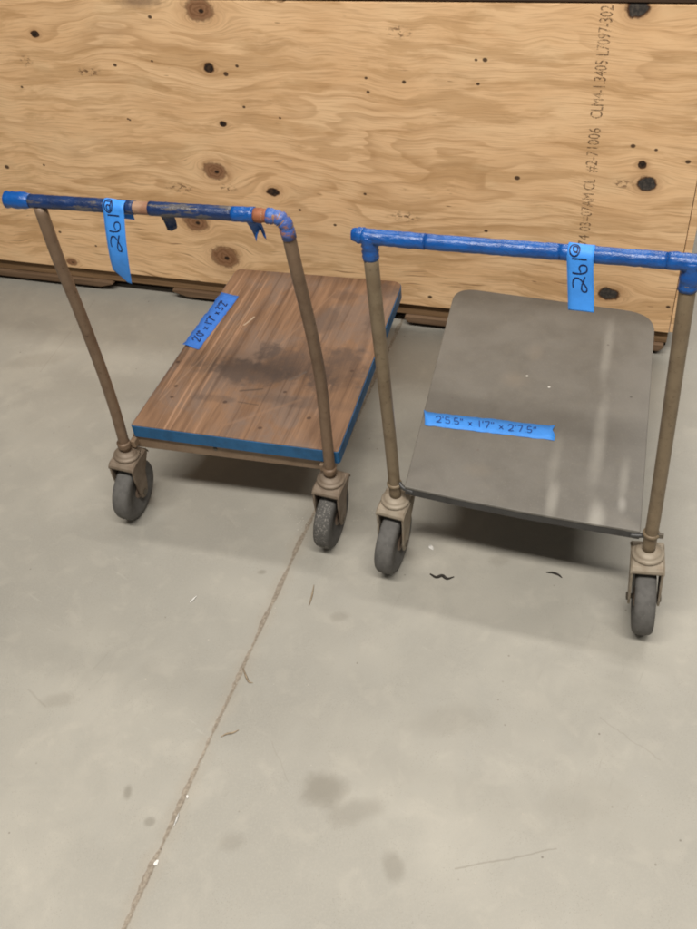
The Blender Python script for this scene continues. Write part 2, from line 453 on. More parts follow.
M_TYRES = rubber('scuffed_rubber', (.085, .081, .075), True)
def vinyl(name, base, dark, rough, worn=None, wornamt=0):
    m = Mat(name)
    n = m.noise(m.vec(m.mul(m.x, 30), m.mul(m.y, 60), m.mul(m.z, 60)), 1, 4, .6)
    w = m.noise(m.vec(m.mul(m.x, 90), m.mul(m.y, 120), m.mul(m.z, 120)), 1, 3, .6, .6)
    col = m.mix(m.mul(m.step(n, .40, .66), .7), base, dark)
    if worn:
        k = m.noise(m.vec(m.mul(m.x, 14), m.mul(m.y, 70), m.mul(m.z, 70)), 1, 4, .65)
        col = m.mix(m.mul(m.step(k, .62 - wornamt, .68 - wornamt), .9), col, worn)
    m.bump(m.add(n, m.mul(w, .8)), .8, .002)
    return m.fin(col, rough, 0, .5)
M_BLUE = vinyl('blue_vinyl', (.007, .080, .31), (.006, .045, .19), .30, (.16, .10, .06), -.055)
M_NAVY = vinyl('navy_vinyl', (.010, .030, .105), (.009, .019, .060), .36, (.100, .088, .080), .09)
M_LILAC = vinyl('faded_blue_vinyl', (.030, .105, .36), (.10, .095, .24), .42, (.24, .11, .08), .10)
M_BARE = painted_metal('bare_rusty_pipe', (.33, .20, .125), (.23, .10, .055), .55, .7)
M_ORANGE = painted_metal('orange_rust', (.30, .105, .045), (.20, .065, .03), .6, .6)
def tape_mat(name, c):
    m = Mat(name)
    n = m.noise(m.co, 45, 3, .6); f = m.noise(m.co, 420, 2, .6)
    col = m.mix(m.mul(m.step(n, .35, .7), .45), c, tuple(x * .72 for x in c))
    m.bump(m.add(f, m.mul(n, 2)), .35, .0008)
    pass
    return m.fin(col, .55, 0, .35)
M_TAPE = tape_mat('painters_tape', (.050, .275, .80))
M_TAPED = tape_mat('painters_tape_on_deck', (.035, .165, .58))
m = Mat('marker_ink'); M_PEN = m.fin((.008, .012, .055), .5, 0, .3)
m = Mat('marker_ink_faint'); M_PENF = m.fin((.016, .05, .22), .5, 0, .3)

# ------------------------------------------------------------------ handwriting
GL = {'0': [[(0.3, 1), (.05, .7), (.05, .3), (.3, 0), (.55, .3), (.55, .7), (.3, 1)]],
      '1': [[(.25, 1), (.22, 0)]],
      '2': [[(0, .75), (.12, .97), (.4, 1), (.52, .75), (.35, .4), (0, 0), (.55, .03)]],
      '3': [[(.05, .9), (.35, 1), (.5, .75), (.2, .52), (.5, .4), (.45, .08), (0, .05)]],
      '5': [[(.5, 1), (.1, .97), (.06, .55), (.4, .58), (.52, .3), (.35, .02), (0, .08)]],
      '6': [[(.45, 1), (.1, .6), (.05, .2), (.3, 0), (.52, .2), (.35, .45), (.08, .3)]],
      '7': [[(0, .95), (.5, 1), (.2, 0)]],
      '8': [[(.45, .9), (.15, .95), (.1, .65), (.5, .3), (.3, 0), (.05, .2), (.4, .6), (.45, .9)]],
      'x': [[(.02, .62), (.42, .08)], [(.42, .62), (.02, .08)]],
      "'": [[(.1, 1.05), (.06, .75)]], '"': [[(.06, 1.05), (.03, .75)], [(.25, 1.05), (.22, .75)]],
      '.': [[(.08, .06), (.14, .02)]], ' ': []}
def write(txt, gap=.16):
    out = []; x = 0
    for ch in txt:
        for s in GL[ch]:
            out.append([(x + p[0] + random.uniform(-.03, .03), p[1] + random.uniform(-.04, .04)) for p in s])
        x += {'1': .42, "'": .22, '"': .36, '.': .2, ' ': .35, 'x': .5}.get(ch, .62) + gap * .6
    return out, x
def ribbons(strokes, mapf, w, sm=5):
    """flat ink strokes laid on a surface; mapf(a, b) gives a point on that surface"""
    bm = bmesh.new()
    for s in strokes:
        P = catmull([(p[0], p[1], 0) for p in s], sm)
        if len(P) == 2: P = line(P[0], P[1], 6)
        L = []
        for i, p in enumerate(P):
            t = (P[min(i + 1, len(P) - 1)] - P[max(i - 1, 0)])
            t = t.normalized() if t.length > 1e-9 else Vector((1, 0, 0))
            nrm = Vector((-t.y, t.x, 0)); ww = w * (.42 + .12 * random.random())
            L.append([bm.verts.new(mapf((p + nrm * ww * k).x, (p + nrm * ww * k).y)) for k in (-1, 1)])
        for i in range(len(L) - 1):
            bm.faces.new((L[i][0], L[i + 1][0], L[i + 1][1], L[i][1]))
    return bm

# ------------------------------------------------------------------ casters
R_W, W_W = .0755, .040
def caster(parent, u, v, ang, lean, m_fork, m_tyre, label=None, TRAIL=.018):
    """swivel caster with its fork turned to ang (degrees) and its worn stem leaning sideways a little"""
    ang, lean = math.radians(ang), math.radians(lean)
    bm = bmesh.new()
    hw = W_W / 2 + .0060
    # legs: tapering plates from the crown down to the axle
    leg = [(-.036, .181), (.028, .181), (.037, .172), (.034, .135), (TRAIL + .017, .086), (TRAIL + .013, .067), (TRAIL, .061), (TRAIL - .013, .067), (TRAIL - .018, .086), (-.015, .130), (-.037, .166)]
    for s in (-1, 1):
        lo = [bm.verts.new((a, s * hw, z)) for a, z in leg]; hi = [bm.verts.new((a, s * (hw + .0042), z)) for a, z in leg]
        bm.faces.new(lo); bm.faces.new(hi[::-1]); n = len(leg)
        for i in range(n): bm.faces.new((lo[i], lo[(i + 1) % n], hi[(i + 1) % n], hi[i]))
    # crown: a bent plate over the wheel, drooping at the front
    cs = [(-.0395, .170), (-.038, .179), (-.03, .1845), (.024, .1845), (.0325, .1825), (.0375, .1770), (.0385, .1715)]
    top_r, bot_r = [], []
    for a, z in cs:
        k = 1.0 if a < .04 else 1.0
        top_r.append([bm.verts.new((a, y * k, z - (.004 if abs(y) > hw + .003 else 0))) for y in (-hw - .0055, -hw - .002, -hw * .6, hw * .6, hw + .002, hw + .0055)])
        bot_r.append([bm.verts.new((a - .003, y * k, z - .006)) for y in (-hw - .0055, -hw - .002, -hw * .6, hw * .6, hw + .002, hw + .0055)])
    for i in range(len(cs) - 1):
        for j in range(5):
            bm.faces.new((top_r[i][j], top_r[i][j + 1], top_r[i + 1][j + 1], top_r[i + 1][j]))
            bm.faces.new((bot_r[i][j], bot_r[i + 1][j], bot_r[i + 1][j + 1], bot_r[i][j + 1]))
        for j in (0, 5):
            bm.faces.new((top_r[i][j], top_r[i + 1][j], bot_r[i + 1][j], bot_r[i][j]))
    for i in (0, len(cs) - 1):
        for j in range(5):
            bm.faces.new((top_r[i][j], top_r[i][j + 1], bot_r[i][j + 1], bot_r[i][j]))
    fork = link('caster', bm, m_fork, parent, bevel=.0016)
    Rz = Matrix.Rotation(ang, 4, 'Z'); Ly = Matrix.Rotation(lean, 4, 'Y')
    Tt = Matrix.Translation((u, v, .2)) @ Ly @ Rz @ Matrix.Translation((0, 0, -.2))
    low = Tt @ Vector((TRAIL, 0, R_W)); drop = low.z - R_W
    fork.matrix_local = Matrix.Translation((0, 0, -drop)) @ Tt
    if label: fork['label'] = label
    bm = bmesh.new()
    lathe(bm, [(.018, .183), (.0285, .1838), (.0305, .1865), (.0305, .1895), (.0285, .1920), (.0255, .1930), (.0245, .1955), (.0215, .1985), (.0180, .2000), (.0160, .2015)], 40)
    sw = link('swivel_race', bm, m_fork, fork, True)
    bm = bmesh.new()
    r, h = R_W, W_W / 2
    lathe(bm, [(.046, -h * .80), (.049, -h * .97), (r - .012, -h), (r - .0055, -h * .93), (r - .0015, -h * .70), (r, -h * .35), (r, h * .35), (r - .0015, h * .70), (r - .0055, h * .93), (r - .012, h), (.049, h * .97), (.046, h * .80)], 56, 'X')
    ty = link('tyre', bm, m_tyre, fork, True)
    bm = bmesh.new()
    lathe(bm, [(.012, -h * .95), (.018, -h * .95), (.021, -h * .70), (.036, -h * .48), (.042, -h * .74), (.0458, -h * .78), (.0458, h * .78), (.042, h * .74), (.036, h * .48), (.021, h * .70), (.018, h * .95), (.012, h * .95)], 44, 'X')
    hb = link('hub', bm, M_HUB, fork, True)
    bm = bmesh.new()
    lathe(bm, [(.004, -hw - .0078), (.0085, -hw - .0072), (.0085, -hw - .0043), (.006, -hw - .004), (.006, hw + .004), (.0085, hw + .0043), (.0085, hw + .0072), (.004, hw + .0078)], 6, 'X')
    ax = link('axle_bolt', bm, M_BOLT, fork)
    for o in (ty, hb, ax):
        o.location = (TRAIL, 0, R_W + .0006); o.rotation_euler = (0, 0, PI / 2)
    return fork

def bumps(n, amp, seed, k=10):
    rn = random.Random(seed)
    rows = [[rn.uniform(-amp, amp) for _ in range(k)] for _ in range(n)]
    off = [rn.uniform(-amp, amp) * 1.6 for _ in range(n)]
    return lambda i, an: off[i % n] + rows[i % n][int(an / (2 * PI) * k) % k]
def wrap(parent, p, q, r, mat, seed, name='tape_wrap', amp=.0005, label=None, lump=None):
    n = max(6, int((Vector(q) - Vector(p)).length / .006))
    bf = bumps(n + 1, amp, seed)
    bm = bmesh.new()
    tube(bm, line(p, q, n), r, 20, True, lambda t, an, i: r + bf(i, an) + (lump(t) if lump else 0))
    o = link(name, bm, mat, parent, True)
    if label: o['label'] = label
    return o
def tape_tag(parent, path, cross, wid, mat, strokes, pen, w, label):
    """strip of tape over the bar: path(s) centre line, cross(s) width direction; strokes in (along, across 0..1)"""
    N, K = 64, 6
    bm = bmesh.new(); g = []
    for i in range(N + 1):
        s = i / N; c = path(s); x = cross(s)
        nr = (path(min(1, s + .01)) - path(max(0, s - .01))).cross(x).normalized()
        row = []
        for j in range(K + 1):
            t = j / K
            row.append(bm.verts.new(c + x * wid(s, t) + nr * (.0006 * math.sin(9 * s + 3 * t))))
        g.append(row)
    for i in range(N):
        for j in range(K): bm.faces.new((g[i][j], g[i][j + 1], g[i + 1][j + 1], g[i + 1][j]))
    o = link('tape_tag', bm, mat, parent, True)
    sd = o.modifiers.new('thick', 'SOLIDIFY'); sd.thickness = .0004; sd.offset = 0
    o['label'] = label
    def mp(a, b):
        x = cross(a); nr = (path(min(1, a + .01)) - path(max(0, a - .01))).cross(x).normalized()
        if nr.y > 0 and a > .35: nr = -nr
        sg = 1
        return path(a) + x * wid(a, b) + nr * (.0006 * math.sin(9 * a + 3 * b)) * (1 if True else 0) + nr * .0012 * sg
    b2 = ribbons(strokes, mp, w)
    link('handwriting', b2, pen, o)
    return o
def over_bar(yc, zc, r, back, front, bow=0.0):
    """centre line that starts behind the bar, goes over it and hangs down in front"""
    arc = PI * r; tot = back + arc + front
    def f(s, x):
        d = s * tot
        if d < back: return Vector((x, yc + r, zc - (back - d)))
        if d < back + arc:
            a = (d - back) / r
            return Vector((x, yc + r * math.cos(a), zc + r * math.sin(a)))
        e = d - back - arc
        return Vector((x, yc - r - bow * math.sin(min(1, e / front) * PI * .9), zc - e))
    return f, back / tot, (back + arc) / tot, tot

# ------------------------------------------------------------------ cart with the wooden deck
cartA = thing('platform_cart', (-.2744, 1.4839, 0), -.3525, 'platform cart with worn brown wooden deck, blue deck edges and dark blue wrapped handle', 'platform cart', 'platform carts in front of the crate')
def to_local(cart, P):
    a = cart.rotation_euler.z; q = P - Vector(cart.location)
    return Vector((q.x * math.cos(a) + q.y * math.sin(a), -q.x * math.sin(a) + q.y * math.cos(a), P.z))
ZA = .262
corner = [to_local(cartA, ground_at(x, y, ZA)) for x, y in ((131, 424.5), (338, 451.5), (402.5, 281.5), (237, 268.5))]
polyA = round_poly([(p.x, p.y) for p in corner], [.004, .006, .030, .020])
m = Mat('worn_deck_wood')
U, V = m.x, m.y
gx = m.add(m.mul(U, 1), m.mul(m.sub(m.noise(m.vec(m.mul(U, 6), m.mul(V, 2), 0), 1, 3), .5), .02))
g1 = m.noise(m.vec(m.mul(gx, 34), m.mul(V, 2.4), 0), 1, 6, .66, .25)
g2 = m.noise(m.vec(m.mul(gx, 260), m.mul(V, 7), 0), 1, 3, .6)
wear = m.noise(m.vec(m.mul(U, 7), m.mul(V, 5), 3), 1, 5, .65, .4)
col = m.mix(m.step(g1, .36, .64), (.150, .083, .048), (.232, .132, .076))
col = m.mix(m.mul(m.step(g2, .52, .70), .38), col, (.080, .043, .028))
col = m.mix(m.mul(m.step(wear, .44, .60), .75), col, (.165, .116, .090))
lf = m.step(U, .06, -.16)
st = m.noise(m.vec(m.mul(gx, 95), m.mul(V, 1.4), 8), 1, 3, .55)
col = m.mix(m.mul(m.step(st, .55, .63), m.add(.22, m.mul(lf, .6))), col, (.33, .195, .120))
col = m.mix(m.mul(m.step(st, .43, .35), .5), col, (.075, .040, .025))
# the dark worn stain in the middle, in its own ragged outline
rag = m.mul(m.sub(m.noise(m.vec(U, V, 0), 16, 6, .70), .5), 2.6)
for px, py, rx, ry, s in ((250, 372, .130, .046, .70), (300, 362, .125, .075, .78), (340, 368, .065, .095, .72), (385, 290, .05, .04, .5), (325, 318, .05, .07, .42), (345, 296, .045, .022, .40), (300, 402, .13, .022, .36), (372, 322, .022, .05, .4), (215, 398, .05, .016, .4), (230, 345, .03, .05, .3)):
    c = to_local(cartA, ground_at(px, py, ZA))
    d = m.add(m.ell(U, V, c, rx, ry), rag)
    col = m.mix(m.mul(m.step(d, 1.2, .55), m.add(s * .6, m.mul(m.step(wear, .35, .6), s * .5))), col, (.066, .046, .038))
# pale gouges, dark dents, screw heads
for a, b, w, c, s in (((244, 325), (254, 317), .003, (.42, .33, .24), .8), ((225, 425), (300, 400), .006, (.26, .15, .09), .3), ((240, 391), (262, 389), .004, (.06, .04, .03), .7),
                      ((238, 402), (258, 405), .003, (.07, .045, .03), .6), ((290, 380), (306, 372), .004, (.12, .095, .08), .7), ((315, 415), (330, 385), .004, (.27, .16, .10), .6),
                      ((160, 400), (215, 345), .003, (.27, .17, .11), .6), ((190, 395), (255, 300), .0025, (.28, .18, .115), .6), ((280, 345), (335, 292), .0025, (.26, .155, .095), .5)):
    d, t = m.seg(m.add(U, m.mul(rag, .004)), m.add(V, m.mul(rag, .004)), to_local(cartA, ground_at(*a, ZA)), to_local(cartA, ground_at(*b, ZA)))
    col = m.mix(m.mul(m.step(d, w, w * .4), s), col, c)
for px, py in ((309, 418), (260, 428), (285, 392), (352, 371), (172, 397), (176, 386), (225, 402), (178, 362)):
    c = to_local(cartA, ground_at(px, py, ZA))
    d = m.add(m.ell(U, V, c, .005, .0045), m.mul(rag, .4))
    col = m.mix(m.mul(m.step(d, 1.2, .8), .8), col, (.055, .030, .02))
m.bump(m.add(m.mul(g2, .5), m.mul(g1, .5)), .35, .0015)
M_DECKA = m.fin(col, m.add(.42, m.mul(wear, .25)), 0, .4)
M_EDGE = painted_metal('blue_edge_paint', (.016, .105, .245), (.012, .060, .135), .45, .5, .4)
bm = bmesh.new(); prism(bm, polyA, ZA - .034, ZA)
deckA = link('deck', bm, M_DECKA, cartA, bevel=.002)
# painted band all round the deck edge
bm = bmesh.new()
cx = sum(p[0] for p in polyA) / len(polyA); cy = sum(p[1] for p in polyA) / len(polyA)
def ofs(poly, d):
    out = []
    N = len(poly)
    for i in range(N):
        p = Vector(poly[i]); t = (Vector(poly[(i + 1) % N]) - Vector(poly[i - 1])).normalized()
        n_ = Vector((t.y, -t.x)); out.append((p + n_ * d)[:])
    return out
outer = ofs(polyA, .0016); inner = ofs(polyA, .0002)
vs = [[bm.verts.new((x, y, z)) for x, y in q] for q, z in ((outer, ZA - .0345), (outer, ZA - .003), (inner, ZA - .0025), (inner, ZA - .0345))]
N = len(polyA)
for k in range(4):
    for i in range(N): bm.faces.new((vs[k][i], vs[k][(i + 1) % N], vs[(k + 1) % 4][(i + 1) % N], vs[(k + 1) % 4][i]))
link('painted_edge', bm, M_EDGE, deckA)
yf = corner[0].y
# steel frame under the deck
bm = bmesh.new(); box(bm, -.235, .235, yf + .004, yf + .040, ZA - .073, ZA - .0355); link('front_rail', bm, M_RAILA, cartA, bevel=.002)
for s in (-1, 1):
    bm = bmesh.new(); box(bm, s * .19 - .018, s * .19 + .018, yf + .043, corner[2].y - .03, ZA - .062, ZA - .0358); link('side_rail', bm, M_FRAME, cartA, bevel=.002)
bm = bmesh.new(); lathe(bm, [(.005, 0), (.005, .003), (.002, .0045)], 8, 'Z'); 
for q in bm.verts: q.co = Vector((q.co.x - .03, yf + .0055 - q.co.z, ZA - .048 + q.co.y))
link('rail_bolt', bm, M_BOLT, cartA)
# posts
PRA = .0121
pl = catmull([(-.246, .002, .812), (-.2475, .004, .69), (-.248, .012, .57), (-.248, .016, .43), (-.2475, .013, .31), (-.246, .001, .199)], 6)
pr = catmull([(.236, -.004, .806), (.241, .000, .71), (.246, .014, .575), (.248, .022, .447), (.248, .012, .324), (.247, .003, .199)], 6)
for P in (pl, pr):
    bm = bmesh.new(); tube(bm, P, PRA, 18); link('post', bm, M_POSTA, cartA, True)
# bar: a bent pipe, straight run with a left overhang and a right elbow
ZH = .82
bar = [(-.306, .004, ZH + .001), (-.1, .001, ZH), (.1, -.002, ZH), (.205, -.004, ZH)]
barP = [p for i in range(3) for p in line(bar[i], bar[i + 1], 8)[(1 if i else 0):]]
elbow = catmull([(.205, -.004, ZH), (.222, -.0045, ZH - .0015), (.233, -.005, ZH - .009), (.2365, -.005, ZH - .022)], 5)
bm = bmesh.new(); tube(bm, barP + elbow[1:], .0116, 18)
hbA = link('handle_bar', bm, M_BARE, cartA, True); hbA['label'] = 'bar with rust showing between torn dark blue wrappings'
def on_bar(u):
    t = (u + .306) / .511
    return (u, .004 - .008 * t, ZH + .001 - .001 * t)
wrap(hbA, on_bar(-.312), on_bar(-.262), .0150, M_BLUE, 1, amp=.0006, lump=lambda t: -.0035 * max(0, t - .75) * 4 * .6)
wrap(hbA, on_bar(-.262), on_bar(-.048), .0126, M_NAVY, 2, amp=.0002)
wrap(hbA, on_bar(-.018), on_bar(.140), .0126, M_NAVY, 3, amp=.0002)
wrap(hbA, on_bar(.1402), on_bar(.180), .0134, M_BLUE, 4, amp=.0004)
wrap(hbA, on_bar(.1802), on_bar(.204), .0121, M_ORANGE, 5, name='rust_band')
bm = bmesh.new(); bf = bumps(40, .0008, 6)
tube(bm, [(.2042, -.004, ZH)] + elbow[1:] + [(.2385, -.005, ZH - .040)], .0152, 20, True, lambda t, an, i: .0127 + bf(i, an))
link('elbow_wrap', bm, M_LILAC, hbA, True)
# torn ends of tape that hang from the bar
def flap(parent, u0, u1, y, z0, drop, tear, mat, lean=0.0):
    bm = bmesh.new(); K, Nn = 6, 8
    rows = []
    for i in range(Nn + 1):
        s = i / Nn
        rows.append([bm.verts.new((u0 + (u1 - u0) * (.5 + (j / K - .5) * (1 - .25 * s)) + lean * s, y + .006 * math.sin(s * 2.4) + .002 * math.sin(j * 1.7), z0 - s * (drop + tear[j]))) for j in range(K + 1)])
    for i in range(Nn):
        for j in range(K): bm.faces.new((rows[i][j], rows[i][j + 1], rows[i + 1][j + 1], rows[i + 1][j]))
    o = link('tape_flap', bm, mat, parent, True)
    sd = o.modifiers.new('thick', 'SOLIDIFY'); sd.thickness = .0007
    return o
flap(hbA, -.012, .018, .008, ZH - .008, .040, [0, .002, .001, 0, -.002, -.003, -.008], M_NAVY, .006)
flap(hbA, .148, .188, -.002, ZH - .008, .024, [-.012, .004, .022, .008, -.002, .014, .016], M_BLUE, .010)
# tag with its number
TPL, s0, s1, TOT = over_bar(-.002, ZH, .0138, .030, .150, .012)
def pathA(s):
    e = max(0, (s - s1) / (1 - s1))
    return TPL(s, -.083 - .026 * e + .004 * math.sin(PI * e)) + Vector((0, .010 * e * e, 0))
def crossA(s):
    e = max(0, (s - s1) / (1 - s1)); a = -.12 - .30 * e * e
    return Vector((math.cos(a), math.sin(a) * .9, .0))
def widA(s, t):
    e = max(0, (s - s1) / (1 - s1))
    lo = -.022
    if e > .84: lo += (e - .84) / .16 * .034
    return lo + t * (.022 - lo)
def tagstrokes(s1, kind):
    """the number written along the strip, read upwards; (t, px) taken on a 0..1 x length grid"""
    out = []
    cxx, cyy = .27, .115
    out.append([(s1 + (cyy + .085 * math.sin(a)) * (1 - s1), cxx + .185 * math.cos(a)) for a in [k * PI / 8 + .4 for k in range(17)]])
    if kind == 'e':
        sp = [(.03, .12), (.02, -.02), (-.04, -.06), (-.05, .06), (-.01, .11), (.04, .07)]
    else:
        sp = [(-.05, -.09), (-.05, .09), (-.005, .08), (-.005, -.06), (.05, -.05), (.05, .08), (-.01, .09)]
    out.append([(s1 + (cyy + a) * (1 - s1), cxx + b) for a, b in sp])
    out.append([(s1 + .235 * (1 - s1), .20), (s1 + .232 * (1 - s1), .76)])
    six = [(.20, .440), (.42, .445), (.63, .430), (.75, .395), (.76, .335), (.66, .312), (.52, .325), (.47, .370), (.53, .415)]
    two = [(.23, .660), (.21, .590), (.27, .525), (.40, .508), (.53, .535), (.66, .600), (.74, .655), (.72, .700), (.58, .700), (.54, .645), (.60, .565), (.68, .480)]
    for st in (six, two): out.append([(s1 + b * (1 - s1), a) for a, b in st])
    return out
# stroke widths are measured on the normalised strip, so keep the strip's scale in the mapping
def norm_tag(parent, path, cross, wid, mat, s1, kind, pen, label, L, shrink=1.0, lift=0.0):
    st = tagstrokes(s1, kind)
    st = [[(s1 + (a - s1) * shrink + lift, b) for a, b in q] for q in st]
    # work in metres: a = along, b = across
    W = .046
    st_m = [[(a * L, b * W) for a, b in q] for q in st]
    o = tape_tag(parent, path, cross, wid, mat, [], pen, .002, label)
    def mp(a, b):
        s, t = a / L, b / W
        x = cross(s); c = path(s)
        nr = (path(min(1, s + .01)) - path(max(0, s - .01))).cross(x).normalized()
        w = .0006 * math.sin(9 * s + 3 * t)
        out_ = nr if (nr.y < 0 or nr.z > .5) else -nr
        return c + x * wid(s, t) + nr * w + out_ * .0009
    for ch in list(o.children): bpy.data.objects.remove(ch)
    link('handwriting', ribbons(st_m, mp, .0024), pen, o)
    return o
sA = s0 + (s1 - s0) * .42
norm_tag(hbA, pathA, crossA, widA, M_TAPE, sA, '8', M_PEN, 'long curling blue paper tape tag with a handwritten number', TOT, .80)
# strip with the size written on it
def deck_tape(deck, cart, z, quad, txt, frac, pen, seed, w):
    A, B, C, D = [to_local(cart, ground_at(x, y, z)) for x, y in quad]     # along AB at the near side, DC at the far side
    bm = bmesh.new(); rn = random.Random(seed); n = 26
    def at(s, t, h):
        p = A.lerp(B, s).lerp(D.lerp(C, s), t); return Vector((p.x, p.y, z + h))
    g = []
    for i in range(n + 1):
        s = i / n
        g.append([bm.verts.new(at(s + (rn.uniform(-.012, .012) if i in (0, n) else 0), t + (rn.uniform(-.03, .03) if t in (0, 1) else 0), .0009 + .0005 * math.sin(i * 1.3 + t * 2) + (.003 if i in (0, n) and t > .4 else 0))) for t in (0, .33, .66, 1)])
    for i in range(n):
        for j in range(3): bm.faces.new((g[i][j], g[i + 1][j], g[i + 1][j + 1], g[i][j + 1]))
    o = link('measurement_tape', bm, M_TAPED if cart is cartA else M_TAPE, deck, True)
    sd = o.modifiers.new('thick', 'SOLIDIFY'); sd.thickness = .0003; sd.offset = -1
    st, ln = write(txt)
    L, H = (B - A).length, (D - A).length
    f0, f1, b0, b1 = frac
    k = (f1 - f0) * L / ln; kh = (b1 - b0) * H
    stm = [[(f0 * L + x * k, b0 * H + y * kh) for x, y in q] for q in st]
    link('handwriting', ribbons(stm, lambda a, b: at(a / L, b / H, .0022), w), pen, o)
    return o
deck_tape(deckA, cartA, ZA, ((199, 349.5), (239, 297), (221, 293.5), (182.5, 345.5)), "2'0\" x 1'7\" x 3'2\"", (.12, .88, .28, .72), M_PEN, 3, .0030)
# casters
caster(cartA, -.246, .000, -91, 6, M_CASTA, M_TYRE, None, .006)
caster(cartA, .247, .003, -93, 4.5, M_CASTA, M_TYRES, 'front caster with a scuffed pale tyre', .006)
for s in (-1, 1): caster(cartA, s * .13, corner[2].y - .10, 90, 0, M_CASTA, M_TYRE)
for s in (-1, 1):
    bm = bmesh.new(); box(bm, s * .13 - .04, s * .13 + .04, corner[2].y - .145, corner[2].y - .055, .2008, ZA - .0625)
    box(bm, s * .13 - .04, s * .19 - s * .0185, corner[2].y - .145, corner[2].y - .055, ZA - .0620, ZA - .0352) if False else None
    link('caster_plate', bm, M_FRAME, cartA, bevel=.001)
for s in (-1, 1):                                                # gussets that tie post and frame
    bm = bmesh.new(); box(bm, s * .252 - s * .030, s * .247 - s * .012, .008, yf + .030, ZA - .060, ZA - .040); link('gusset', bm, M_RAILA, cartA, bevel=.002)
    bm = bmesh.new()
    tube(bm, line((s * .2468, .003 if s > 0 else .0015, .208), (s * .2468, .003 if s > 0 else .0015, .224), 3), .0155, 18); link('post_collar', bm, M_POSTA, cartA, True)

# ------------------------------------------------------------------ cart with the metal deck
cartB = thing('platform_cart', (.3116, 1.2001, 0), -.3792, 'platform cart with smooth grey metal deck and bright blue wrapped handle', 'platform cart', 'platform carts in front of the crate')
ZD = .245
m = Mat('grey_deck_paint')
U, V = m.x, m.y
n1 = m.noise(m.vec(U, V, 0), 7, 5, .62, .3); n2 = m.noise(m.vec(U, V, 0), 38, 4, .6); n3 = m.noise(m.vec(U, V, 0), 260, 2, .6)
col = m.mix(m.step(n1, .34, .68), (.120, .111, .096), (.152, .141, .123))
col = m.mix(m.mul(m.step(n2, .50, .68), .28), col, (.155, .140, .115))
col = m.mix(m.mul(m.step(n3, .58, .72), .18), col, (.32, .30, .26))
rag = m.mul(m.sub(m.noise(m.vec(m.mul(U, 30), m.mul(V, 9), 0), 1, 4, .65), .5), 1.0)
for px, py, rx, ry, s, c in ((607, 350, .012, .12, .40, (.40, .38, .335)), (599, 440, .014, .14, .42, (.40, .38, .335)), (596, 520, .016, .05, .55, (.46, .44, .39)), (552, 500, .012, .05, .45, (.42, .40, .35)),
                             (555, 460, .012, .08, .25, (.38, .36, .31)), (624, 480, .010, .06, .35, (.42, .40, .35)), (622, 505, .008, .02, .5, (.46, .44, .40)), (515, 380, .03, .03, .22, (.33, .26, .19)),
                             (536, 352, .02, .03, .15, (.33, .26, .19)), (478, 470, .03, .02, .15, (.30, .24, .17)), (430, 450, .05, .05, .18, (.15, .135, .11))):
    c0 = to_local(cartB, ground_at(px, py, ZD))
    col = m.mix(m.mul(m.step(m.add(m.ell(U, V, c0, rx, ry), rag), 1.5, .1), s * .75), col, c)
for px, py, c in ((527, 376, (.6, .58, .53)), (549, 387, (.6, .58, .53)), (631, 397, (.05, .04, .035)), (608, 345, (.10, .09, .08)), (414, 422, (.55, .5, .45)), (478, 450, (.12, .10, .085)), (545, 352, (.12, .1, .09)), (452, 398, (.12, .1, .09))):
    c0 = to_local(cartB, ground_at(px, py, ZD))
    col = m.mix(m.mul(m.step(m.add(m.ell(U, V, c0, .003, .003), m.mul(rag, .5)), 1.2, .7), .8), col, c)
m.bump(m.add(m.mul(n3, .3), n2), .12, .001)
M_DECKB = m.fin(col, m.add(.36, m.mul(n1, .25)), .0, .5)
cb = [to_local(cartB, ground_at(x, y, ZD)) for x, y in ((404.5, 486.5), (640.5, 531.5), (655.5, 314), (455.5, 287))]
pts = [(404.5, 486.5), (463, 499.5), (520, 511), (580, 521.5), (640.5, 531.5)]
front = [to_local(cartB, ground_at(x, y, ZD)) for x, y in pts]
poly = [(p.x, p.y) for p in front]
back = round_poly([(p.x, p.y) for p in cb], [0, 0, .075, .062], 10)[2:]
polyB = poly + back
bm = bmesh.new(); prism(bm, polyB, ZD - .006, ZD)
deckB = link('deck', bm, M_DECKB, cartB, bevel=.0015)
# turned-down dark rim of the deck
outer = ofs(polyB, -.0002); inner = ofs(polyB, -.0030)
bm = bmesh.new()
vs = [[bm.verts.new((x, y, z)) for x, y in q] for q, z in ((outer, ZD - .022), (outer, ZD - .0064), (inner, ZD - .0064), (inner, ZD - .022))]
N = len(polyB)
for k in range(4):
    for i in range(N): bm.faces.new((vs[k][i], vs[k][(i + 1) % N], vs[(k + 1) % 4][(i + 1) % N], vs[(k + 1) % 4][i]))
link('deck_rim', bm, M_RIM, deckB)
for s in (-1, 1):
    bm = bmesh.new(); box(bm, s * .18 - .016, s * .18 + .016, .09, .70, ZD - .045, ZD - .0225); link('side_rail', bm, M_FRAME, cartB, bevel=.002)
